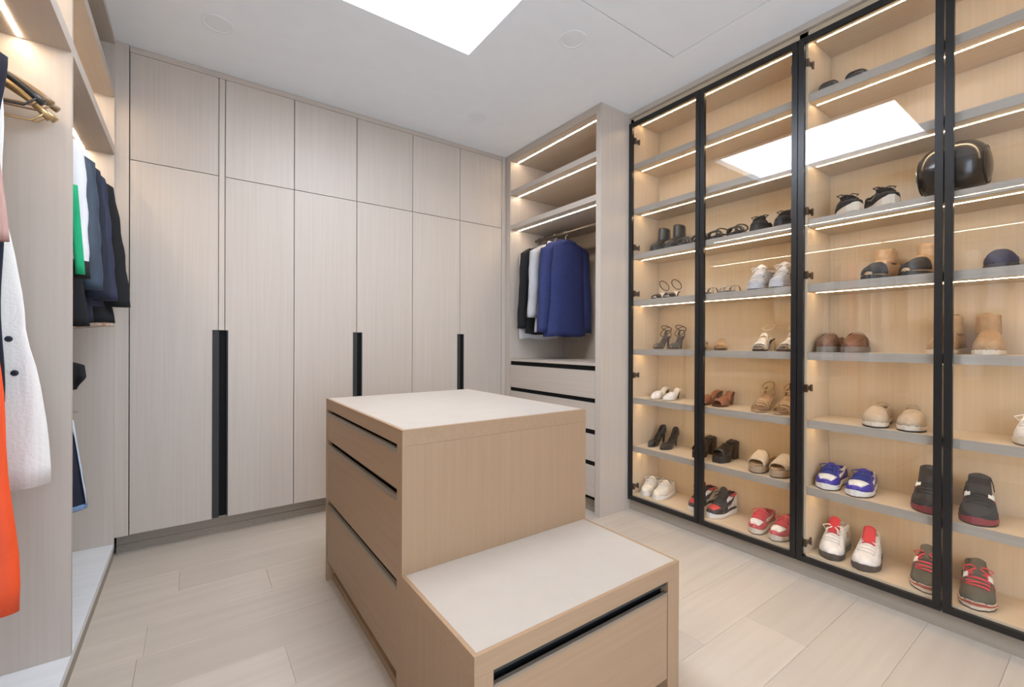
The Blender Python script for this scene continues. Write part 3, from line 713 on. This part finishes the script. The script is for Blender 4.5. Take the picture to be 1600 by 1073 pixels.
fab = dict(
    dark_lining=fabric('dark_lining', (.03, .025, .02)), tan_lining=leather('tan_lining', (.42, .27, .16)),
    white_leather=leather('white_leather', (.74, .71, .67)), offwhite=fabric('offwhite_canvas', (.70, .65, .56)),
    white_rubber=plain('white_rubber', (.72, .69, .64, 1), .5), cream_rubber=plain('cream_rubber', (.62, .54, .43, 1), .55),
    black_leather=leather('black_leather', (.010, .009, .008), .3), black_rubber=plain('black_rubber', (.02, .018, .017, 1), .6),
    brown_rubber=plain('brown_rubber', (.055, .04, .032, 1), .6), black_suede=fabric('black_suede', (.022, .02, .022)),
    royal=leather('royal_blue_leather', (.045, .035, .30)), blue_lace=fabric('blue_lace', (.03, .05, .24)),
    red=leather('red_leather', (.50, .035, .04)), red_fabric=fabric('red_fabric', (.55, .03, .04)), dusty_red=leather('dusty_red_leather', (.48, .06, .07)),
    white_lace=fabric('white_lace', (.75, .70, .64)), red_lace=fabric('red_lace', (.62, .05, .07)), black_lace=fabric('black_lace', (.02, .018, .018)),
    olive=fabric('olive_grey_suede', (.085, .078, .055)), dark_red=plain('dark_red_rubber', (.22, .02, .03, 1), .5), rust=plain('rust_stripe', (.34, .07, .04, 1), .5),
    beige=fabric('beige_knit', (.46, .36, .25)), grey=fabric('light_grey_mesh', (.50, .49, .49)), darkgrey=fabric('dark_grey_mesh', (.026, .025, .027)),
    navy=fabric('navy_suede', (.012, .014, .045)), brown=leather('brown_leather', (.16, .075, .04), .5), taupe_rubber=plain('taupe_rubber', (.18, .15, .12, 1), .6),
    tan=leather('tan_suede', (.40, .255, .135), .8), tan2=leather('tan_leather', (.50, .32, .17), .5), gold=plain('gold_leather', (.60, .46, .26, 1), .3, .55),
    cream=leather('cream_leather', (.74, .66, .54), .45), raffia=noisy('woven_raffia', (.44, .34, .22, 1), (.66, .54, .38, 1), (160, 160, 240), .9, .8, 260),
    jute=noisy('jute_rope_sole', (.30, .21, .13, 1), (.50, .37, .24, 1), (30, 30, 500), .9, .6, 300), cognac=leather('cognac_leather', (.26, .10, .05), .35),
    silver=plain('silver_leather', (.55, .52, .47, 1), .35, .5), brown_heel=plain('dark_brown_heel', (.07, .035, .02, 1), .4), snake=noisy('dark_patterned_leather', (.015, .013, .012, 1), (.12, .11, .095, 1), (150, 150, 150), .3),
    dark_bronze=plain('bronze_strap_leather', (.12, .08, .045, 1), .4, .2), white_tag=plain('white_tag', (.7, .66, .6, 1), .5),
)
XT = 2.600
def pair(ya, yb, z, fn, x=XT, rza=0., rzb=0., xa=0., xb=0., only=None):
    """ya = the shoe standing left in the picture, yb = right; toes face the room"""
    # toe +x local -> world -X after PI turn; local +y -> world -Y
    for k, (yy, rz, dx) in enumerate(((ya, rza, xa), (yb, rzb, xb))):
        if only is not None and k != only: continue
        fn((x + dx, yy, z + .0005), PI + rz, -1 if k == 0 else 1, 'left' if k == 0 else 'right')
F = fab
Z8, Z7, Z6, Z5, Z4, Z3, Z2, Z1 = .115, .46, .806, 1.157, 1.507, 1.84, 2.165, 2.487

# --- bottom compartment
def f(loc, rz, sd, w):
    sneaker('sneaker', f'plain off-white canvas sneaker, {w} one of the pair at far left of bottom shelf', loc, rz, sd, F['offwhite'], F['white_rubber'], F['cream_rubber'], F['white_lace'], collar=F['offwhite'], W=.041, group='off-white canvas sneakers', bow=True)
pair(2.018, 1.922, Z8, f, rza=.10, rzb=.14)
def f(loc, rz, sd, w):
    s = sneaker('high_top', f'black and red high-top with white heel panel, {w} one of its pair', loc, rz, sd, F['black_suede'], F['white_rubber'], F['cream_rubber'], F['black_lace'], toe=F['red'], guard=F['black_leather'], stripe=F['black_leather'], heelp=F['white_leather'], collar=F['red'], high=True, foxing=F['white_leather'], tong=F['black_suede'])
pair(1.655, 1.535, Z8, f, rza=-.05, rzb=-.10, xa=.012, xb=.012)
def f(loc, rz, sd, w):
    sneaker('sneaker', f'red leather sneaker with white toe and red laces, {w} one of its pair', loc, rz, sd, F['dusty_red'], F['cream_rubber'], F['brown_rubber'], F['red_lace'], toe=F['white_leather'], stripe=F['white_leather'], guard=F['dusty_red'], collar=F['dusty_red'])
pair(1.255, 1.148, Z8, f, rza=.06, rzb=.04)
def f(loc, rz, sd, w):
    s = sneaker('high_top', f'white leather high-top with dark sole and red tongue, {w} one of its pair', loc, rz, sd, F['white_leather'], F['brown_rubber'], F['brown_rubber'], F['white_lace'], collar=F['white_leather'], tong=F['red_fabric'], high=True, tongue_rise=.062, W=.052, lining=F['red_fabric'], bow=(w == 'left'))
    s.patch('side_mesh', F['raffia'], .16, .30, 14, 34, both=True, eps=.002, label='pale netting side window')
pair(.885, .755, Z8, f, rza=.08, rzb=.10, x=2.600)
def f(loc, rz, sd, w):
    s = sneaker('sneaker', f'olive grey sneaker with bright red laces and striped sole, {w} one of its pair', loc, rz, sd, F['olive'], F['cream_rubber'], F['dark_lining'], F['red_lace'], mid=F['rust'], high=True, W=.053, heelp=F['olive'], stripe=F['red'], tong=F['olive'], tongue_rise=.05)
    s.patch('lace_tag', F['white_tag'], .56, .63, 48, 68, both=True, eps=.009, nu=3, nv=3, label='white lace tag')
    s.patch('heel_window', F['tan_lining'], .14, .21, 18, 44, both=True, eps=.0035, nu=4, nv=4, label='tan side netting')
pair(.520, .372, Z8, f, rza=.10, rzb=.16, x=2.600)

# --- second compartment from the floor
def f(loc, rz, sd, w):
    s = Shoe('pump', f'black patent stiletto pump, {w} one of the pair above the off-white sneakers', loc, rz, sd, .225, .040, SPX, zheel(.088), [(0, .050), (.1, .052), (.3, .030), (.5, .026), (.64, .036), (.78, .040), (.9, .030), (1, .012)])
    s.sole(F['black_rubber'], lambda u: s.z(u) - .004, lambda u: s.z(u), .001, u1=.99)
    s.upper(F['black_leather'], (.02, .70), 62, solid=.002); s.insole(F['dark_lining']); s.heel(F['black_leather'], .06, .016, .0055, lean=.006)
pair(2.000, 1.905, Z7, f, x=2.635, rza=.12, rzb=.10)
def f(loc, rz, sd, w):
    s = Shoe('platform_mule', f'chunky black platform mule with block heel, {w} one of its pair', loc, rz, sd, .225, .044, SQ, [(0, .112), (.2, .108), (.36, .085), (.5, .055), (.64, .042), (1, .042)], [(0, .02), (1, .04)])
    s.sole(F['black_rubber'], lambda u: max(0, s.z(u) - .042) if u > .45 else s.z(u) - .014, lambda u: s.z(u), .002)
    s.heel(F['black_leather'], .13, .034, .031, True, lean=.0, wy=.032); s.insole(F['black_leather']); s.band(F['black_leather'], .56, .92, (.060, .034), name='vamp_band', solid=.003)
pair(1.640, 1.505, Z7, f, x=2.64, rza=.05, rzb=.02)
def f(loc, rz, sd, w):
    s = Shoe('platform_slide', f'cream woven espadrille slide on rope platform, {w} one of its pair', loc, rz, sd, .24, .044, None, [(0, .062), (.4, .052), (.7, .042), (1, .042)], [(0, .02), (1, .04)])
    s.sole(F['jute'], FLAT(.005), lambda u: s.z(u), .004, name='rope_sole'); s.sole(F['dark_lining'], FLAT(0), FLAT(.006), .0045, 'outsole')
    s.insole(F['tan2']); s.band(F['raffia'], .44, .88, (.062, .030), eps=.004, name='woven_band', solid=.004)
pair(1.258, 1.150, Z7, f, x=2.61, rza=.06, rzb=.06)
def f(loc, rz, sd, w):
    sneaker('sneaker', f'royal blue and white leather sneaker with blue laces, {w} one of its pair', loc, rz, sd, F['royal'], F['white_rubber'], F['brown_rubber'], F['blue_lace'], toe=F['white_leather'], guard=F['royal'], stripe=F['white_leather'], foxing=F['royal'], collar=F['cream'], heelp=F['royal'], W=.050, lining=F['cream'])
pair(.905, .785, Z7, f, rza=.05, rzb=.06)
def f(loc, rz, sd, w):
    s = sneaker('high_top', f'black high-top with dark red sole and white lace tag, {w} one of its pair', loc, rz, sd, F['darkgrey'], F['dark_red'], F['black_rubber'], F['black_lace'], high=True, W=.055, tongue_rise=.070, tongue_w=.036, tong=F['black_suede'], guard=F['black_suede'], heelp=F['black_suede'], collar=F['black_suede'], bow=False)
    s.patch('lace_tag', F['white_tag'], .56, .63, 50, 72, both=True, eps=.009, nu=3, nv=3, label='white and pink lace tag')
    s.patch('side_tag', F['red'], .62, .65, 42, 50, both=True, eps=.008, nu=2, nv=2, label='small red tag')
    p = s.surf(.03, 0.6, .004)
    s.part('loose_lace', MB().tube([(p[0] + .02, p[1], p[2] + .06), (p[0], p[1] + .012 * sd, p[2] + .05), (p[0] - .004, p[1] + .020 * sd, p[2] + .02), (p[0], p[1] + .024 * sd, p[2] - .01)], .002, 5), F['black_lace'])
pair(.515, .372, Z7, f, rza=.10, rzb=.14, x=2.600)

# --- third compartment
def f(loc, rz, sd, w):
    s = Shoe('mule_heel', f'white pointed kitten-heel mule, {w} one of its pair', loc, rz, sd, .225, .040, SPX, zheel(.070), [(0, .03), (.5, .04), (.62, .046), (.8, .036), (1, .012)])
    s.sole(F['cream'], lambda u: s.z(u) - .003, lambda u: s.z(u), .001, u1=.99); s.insole(F['cream'])
    s.upper(F['white_leather'], (.50, .53), 85, u0=.50, open_heel=True, solid=.002, name='vamp'); s.heel(F['brown_heel'], .06, .013, .006)
pair(1.960, 1.865, Z6, f, x=2.61, rza=.08, rzb=.12)
def f(loc, rz, sd, w):
    s = Shoe('mule_heel', f'brown leather square-toe heeled mule, {w} one of its pair', loc, rz, sd, .215, .041, SQ, zheel(.080, .006), [(0, .03), (1, .03)])
    s.sole(F['brown_heel'], lambda u: s.z(u) - .005, lambda u: s.z(u), .001); s.insole(F['cognac'])
    s.band(F['cognac'], .56, .93, (.050, .030), name='vamp_band'); s.heel(F['cognac'], .07, .018, .012, True)
pair(1.615, 1.510, Z6, f, x=2.635, rza=-.12, rzb=.03)
def f(loc, rz, sd, w):
    s = Shoe('strappy_sandal', f'gold strappy high-heeled sandal, {w} one of its pair', loc, rz, sd, .225, .041, None, zheel(.085, .008), [(0, .03), (1, .03)])
    s.sole(F['tan2'], lambda u: s.z(u) - .006, lambda u: s.z(u), .002); s.insole(F['tan_lining'])
    s.band(F['gold'], .70, .78, .034, name='toe_strap'); s.band(F['gold'], .60, .66, .046, name='instep_strap', skew=.10); s.band(F['gold'], .52, .58, .052, name='instep_strap', skew=-.10)
    s.loop(F['gold'], .14, .042, .030, .085 + .055, -.022); s.heel(F['gold'], .06, .013, .005); s.band(F['gold'], .02, .09, .050, name='heel_cup', eps=.002)
pair(1.255, 1.150, Z6, f, x=2.625, rza=.10, rzb=.06)
def f(loc, rz, sd, w):
    h = [(0, .062), (.12, .066), (.3, .056), (.46, .066), (.6, .062), (.75, .05), (.9, .036), (1, .012)]
    s = Shoe('slip_on_sneaker', f'beige knit slip-on sneaker with dark lining, {w} one of its pair', loc, rz, sd, .25, .049, None, [(0, .028), (.6, .022), (1, .026)], h)
    s.sole(F['cream_rubber'], FLAT(.008), lambda u: s.z(u) + .003, .004); s.sole(F['black_rubber'], FLAT(0), FLAT(.0085), .002, 'outsole')
    s.upper(F['beige'], (.05, .44), 50, solid=.004); s.insole(F['dark_lining'], .006)
    s.patch('elastic_gore', F['tan_lining'], .34, .42, 12, 46, both=True, eps=.003, nu=4, label='tan elastic gore'); s.band(F['beige'], .02, .10, .072, name='pull_tab', t0=60, t1=120)
pair(.705, .585, Z6, f, x=2.600, rza=.12, rzb=.16)
def f(loc, rz, sd, w):
    sneaker('sneaker', f'white smooth sneaker at the right picture edge, {w} one of its pair', loc, rz, sd, F['white_leather'], F['cream_rubber'], F['brown_rubber'], F['white_lace'], W=.045, collar=F['white_leather'])
pair(.225, .105, Z6, f, x=2.61)

# --- fourth compartment (eye level)
def f(loc, rz, sd, w):
    s = Shoe('strappy_sandal', f'dark patterned high-heeled sandal with wide ankle loop, {w} one of its pair', loc, rz, sd, .225, .040, SPX, zheel(.092, .008), [(0, .03), (1, .03)])
    s.sole(F['brown_heel'], lambda u: s.z(u) - .006, lambda u: s.z(u), .001); s.insole(F['snake'])
    s.band(F['snake'], .64, .92, (.036, .018), name='toe_strap'); s.heel(F['brown_heel'], .05, .012, .005)
    s.loop(F['dark_bronze'], .16, .045, .032, .150, .018, .0032); s.loop(F['dark_bronze'], .20, .052, .033, .125, -.034, .0030, name='instep_strap')
    s.band(F['snake'], .01, .09, .045, name='heel_cup', eps=.002)
pair(1.935, 1.825, Z5, f, x=2.61, rza=.18, rzb=.20)
def f(loc, rz, sd, w):
    s = Shoe('heeled_sandal', f'tan leather low block-heeled sandal, {w} one of its pair', loc, rz, sd, .225, .041, SQ, zheel(.052, .008), [(0, .03), (1, .03)])
    s.sole(F['brown_heel'], lambda u: s.z(u) - .006, lambda u: s.z(u), .001); s.insole(F['tan2'])
    s.band(F['tan2'], .60, .84, (.040, .028), name='vamp_band'); s.heel(F['tan2'], .10, .026, .024, True, lean=0, wy=.027); s.band(F['tan2'], .40, .46, .05, name='instep_strap', skew=.12)
pair(1.605, 1.485, Z5, f, x=2.63, rza=.42, rzb=.46)
def f(loc, rz, sd, w):
    s = Shoe('strappy_sandal', f'cream block-heeled sandal with wide vamp and thin ankle strap, {w} one of its pair', loc, rz, sd, .225, .042, SQ, zheel(.075, .008), [(0, .03), (1, .03)])
    s.sole(F['brown_heel'], lambda u: s.z(u) - .008, lambda u: s.z(u), .002); s.insole(F['cream'])
    s.band(F['cream'], .52, .80, (.062, .034), name='vamp_band'); s.band(F['cream'], .84, .91, .024, name='toe_strap'); s.band(F['cream'], .40, .47, .070, name='instep_strap')
    s.heel(F['cream'], .10, .024, .020, True, lean=0); s.loop(F['cream'], .15, .042, .030, .140, -.020, .0022)
pair(1.245, 1.120, Z5, f, x=2.61, rza=.10, rzb=.05)
def f(loc, rz, sd, w):
    h = [(0, .052), (.15, .056), (.3, .05), (.45, .062), (.6, .064), (.75, .052), (.9, .038), (1, .012)]
    s = Shoe('loafer', f'brown soft moccasin with taupe sole, {w} one of the pair at eye level', loc, rz, sd, .248, .044, None, [(0, .030), (1, .026)], h)
    s.sole(F['taupe_rubber'], FLAT(0), lambda u: s.z(u) + .003, .005); s.upper(F['brown'], (.06, .46), 54); s.insole(F['dark_lining'], .006)
    s.band(F['brown'], .52, .60, .070, eps=.003, name='saddle_strap'); s.patch('apron_seam', F['brown_heel'], .62, .93, 36, 40, both=True, eps=.003, nv=1)
pair(.912, .812, Z5, f, x=2.600, rza=.05, rzb=.06)
def boot(name, label, loc, rz, sd, up, sole_c, toe=None, H=.155, pull=None, L=.250, W=.046, gore=None, xc=-.185):
    h = [(0, .080), (.15, .088), (.35, .092), (.48, .088), (.6, .072), (.75, .054), (.9, .040), (1, .014)]
    s = Shoe(name, label, loc, rz, sd, L, W, None, [(0, .026), (.35, .022), (.5, .016), (1, .018)], h)
    s.sole(sole_c, FLAT(0), lambda u: s.z(u) + .003, .004); s.upper(up, (.04, .12), 80, solid=.003)
    s.shaft(up, .085, H, .056, .050, xc=xc, ry=.037, flare=.95)
    if toe: s.patch('toe_cap_or_shade', toe, .60, .985, 4, 176, eps=.0025, nu=10, nv=14)  # dark cover: shadow on the boot toe, put into its colour
    if gore: s.patch('elastic_gore', gore, .22, .36, 30, 62, both=True, eps=.002)
    if pull: s.part('pull_tab', MB().grid(lambda i, j: (xc - .052 - .012 * math.sin(PI * i), s.c(.2) + (j - .5) * .022, H - .03 + .045 * i), 6, 2), pull, solid=.002)
    return s
def f(loc, rz, sd, w):
    boot('ankle_boot', f'tan suede ankle boot with pull tab, {w} one of the pair at eye level', loc, rz, sd, F['tan'], F['cream_rubber'], H=.165, pull=F['tan2'], gore=F['tan_lining'])
pair(.490, .345, Z5, f, x=2.602, rza=-.10, rzb=.14)

# --- fifth compartment
def f(loc, rz, sd, w):
    s = Shoe('strappy_sandal', f'black flat-toed sandal with bronze slingback loop, {w} one of its pair', loc, rz, sd, .225, .040, SPX, zheel(.060, .006), [(0, .03), (1, .03)])
    s.sole(F['black_rubber'], lambda u: s.z(u) - .005, lambda u: s.z(u), .001); s.insole(F['cream']); s.band(F['black_leather'], .60, .90, (.034, .018), name='toe_strap')
    s.heel(F['black_leather'], .06, .012, .006); s.loop(F['dark_bronze'], .15, .045, .030, .108, .030, .0035)
pair(1.945, 1.850, Z4, f, x=2.60, rza=.20, rzb=.22)
def f(loc, rz, sd, w):
    s = Shoe('flat_sandal', f'silver flat sandal with thin crossing straps, {w} one of its pair', loc, rz, sd, .245, .042, None, [(0, .010), (1, .008)], [(0, .03), (1, .03)])
    s.sole(F['taupe_rubber'], FLAT(0), lambda u: s.z(u), .001); s.insole(F['silver'])
    s.band(F['silver'], .72, .79, .030, name='toe_strap', skew=.08); s.band(F['silver'], .60, .66, .040, name='instep_strap', skew=-.10); s.band(F['dark_bronze'], .30, .36, .046, name='ankle_strap')
pair(1.580, 1.460, Z4, f, x=2.605, rza=.10, rzb=.05)
def f(loc, rz, sd, w):
    s = sneaker('sneaker', f'pale grey and white mesh sneaker with dark trim, {w} one of its pair', loc, rz, sd, F['grey'], F['grey'], F['darkgrey'], F['white_lace'], collar=F['white_leather'], W=.046, high=True, tong=F['white_leather'], heelp=F['white_leather'], tongue_rise=.04)
    s.patch('lace_guard', F['darkgrey'], .66, .70, 50, 130, eps=.004, nu=2, nv=8, label='dark trim line')
pair(1.268, 1.150, Z4, f, rza=.05, rzb=.12)
def f(loc, rz, sd, w):
    boot('ankle_boot', f'tan lace-less ankle boot with shadow painted dark on its rounded toe, {w} one of its pair', loc, rz, sd, F['tan2'], F['black_rubber'], toe=F['darkgrey'], H=.150, pull=F['brown'], gore=F['brown'])
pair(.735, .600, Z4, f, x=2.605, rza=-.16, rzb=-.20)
def f(loc, rz, sd, w):
    h = [(0, .075), (.12, .080), (.3, .066), (.48, .072), (.62, .064), (.78, .048), (.9, .036), (1, .012)]
    s = Shoe('slipper', f'navy suede slip-on with thin dark sole, {w} one of the pair at right picture edge', loc, rz, sd, .25, .047, None, [(0, .018), (1, .014)], h)
    s.sole(F['black_rubber'], FLAT(0), lambda u: s.z(u) + .003, .004); s.upper(F['navy'], (.06, .46), 56); s.insole(F['red_fabric'], .006)
    s.patch('side_panel', F['darkgrey'], .60, .80, 4, 24, both=True, eps=.0025, label='dark grey side panel')
pair(.300, .185, Z4, f, x=2.602, rza=.10, rzb=.05)

# --- sixth compartment (above eye level)
def f(loc, rz, sd, w):
    boot('ankle_boot', f'black leather ankle boot with squared shaft, {w} one of the pair on upper left shelf', loc, rz, sd, F['black_leather'], F['black_rubber'], H=.175, W=.041, xc=-.170)
pair(1.950, 1.845, Z3, f, x=2.60, rza=.10, rzb=.10)
def weave(name, label, loc, rz, sd, loops=0):
    s = Shoe(name, label, loc, rz, sd, .245, .040, None, [(0, .020), (1, .018)], [(0, .05), (.3, .05), (.6, .055), (.85, .042), (1, .02)])
    s.sole(F['black_rubber'], FLAT(0), lambda u: s.z(u), .003); s.insole(F['black_leather'])
    for k, (a, b) in enumerate(((.86, .93), (.76, .84), (.66, .74), (.55, .63))):
        s.band(F['snake'], a, b, .030 + .008 * k, name='woven_strap', skew=.10 if k % 2 else -.10, eps=.002, solid=.004)
    s.band(F['black_leather'], .02, .16, .052, name='heel_cup', eps=.001)
    if loops: s.loop(F['dark_bronze'], .18, .045, .034, .085, .012, .0045)
    return s
def f(loc, rz, sd, w): weave('woven_sandal', f'black woven sandal beside the black ankle boots, {w} one of its pair', loc, rz, sd)
pair(1.738, 1.638, Z3, f, x=2.60, rza=.10, rzb=.05)
def f(loc, rz, sd, w): weave('woven_sandal', f'black strappy fisherman sandal with buckle loop, {w} one of its pair', loc, rz, sd, 1)
pair(1.515, 1.400, Z3, f, x=2.602, rza=.20, rzb=.20)
def f(loc, rz, sd, w):
    s = sneaker('sneaker', f'black knotted-strap sneaker left of the double black post, {w} one of its pair', loc, rz, sd, F['black_suede'], F['black_rubber'], F['black_rubber'], F['black_lace'], W=.043, L=.245)
pair(1.250, 1.125, Z3, f, x=2.602, rza=.18, rzb=.22)
def f(loc, rz, sd, w):
    sneaker('sneaker', f'black running shoe with thick pale sculpted sole, {w} one of its pair', loc, rz, sd, F['darkgrey'], F['cream_rubber'], F['black_rubber'], F['black_lace'], st=.042, guard=F['black_suede'], collar=F['black_suede'], stripe=F['taupe_rubber'], heelp=F['black_suede'], W=.044, L=.255)
pair(.785, .650, Z3, f, x=2.612, rza=.52, rzb=.58)

# --- top compartment
def f(loc, rz, sd, w):
    s = Shoe('slide', f'thin black slide sandal alone on the top shelf, {w} one of its pair', loc, rz, sd, .25, .042, None, [(0, .022), (1, .018)], [(0, .03), (1, .03)])
    s.sole(F['black_rubber'], FLAT(0), lambda u: s.z(u), .003); s.insole(F['black_leather']); s.band(F['black_leather'], .45, .84, (.060, .034), name='foot_band', eps=.003, solid=.004)
pair(.905, .800, Z1, f, x=2.602, rza=.12, rzb=.12)

# --- rounded bag on the upper right shelf
bg_ = thing('rounded_bag', 'glossy black rounded bag with piped end behind the black door post', 'bag', (2.72, .463, Z3 + .001))
gl = plain('glossy_black_leather', (.022, .017, .014, 1), .25, coat=.3)
def bagpt(t, a, g=0.):
    yy = -.118 + .236 * t; e = abs(2 * t - 1); r = .112 * (1 - e ** 3.2) ** .5 + .012 + g
    z = r * math.sin(a); x = r * 1.0 * math.cos(a)
    return (x, yy, max(.0, .118 + z * .98))
rings = [[bagpt(.5 - .5 * math.cos(PI * i / 24), 2 * PI * k / 36) for k in range(36)] for i in range(25)]
MB().loft(rings).build('body', gl, bg_, smooth=True, local=True)
for t in (.06, .94):
    MB().tube([bagpt(t, 2 * PI * k / 36, .002) for k in range(36)], .003, 6, True).build('piping', F['black_rubber'], bg_, smooth=True, local=True)
MB().tube([bagpt(.96, PI + .5 - .1 * k, .004) for k in range(8)], .0035, 6).build('zip', chrome, bg_, smooth=True, local=True, label='pale metal zip at the end')
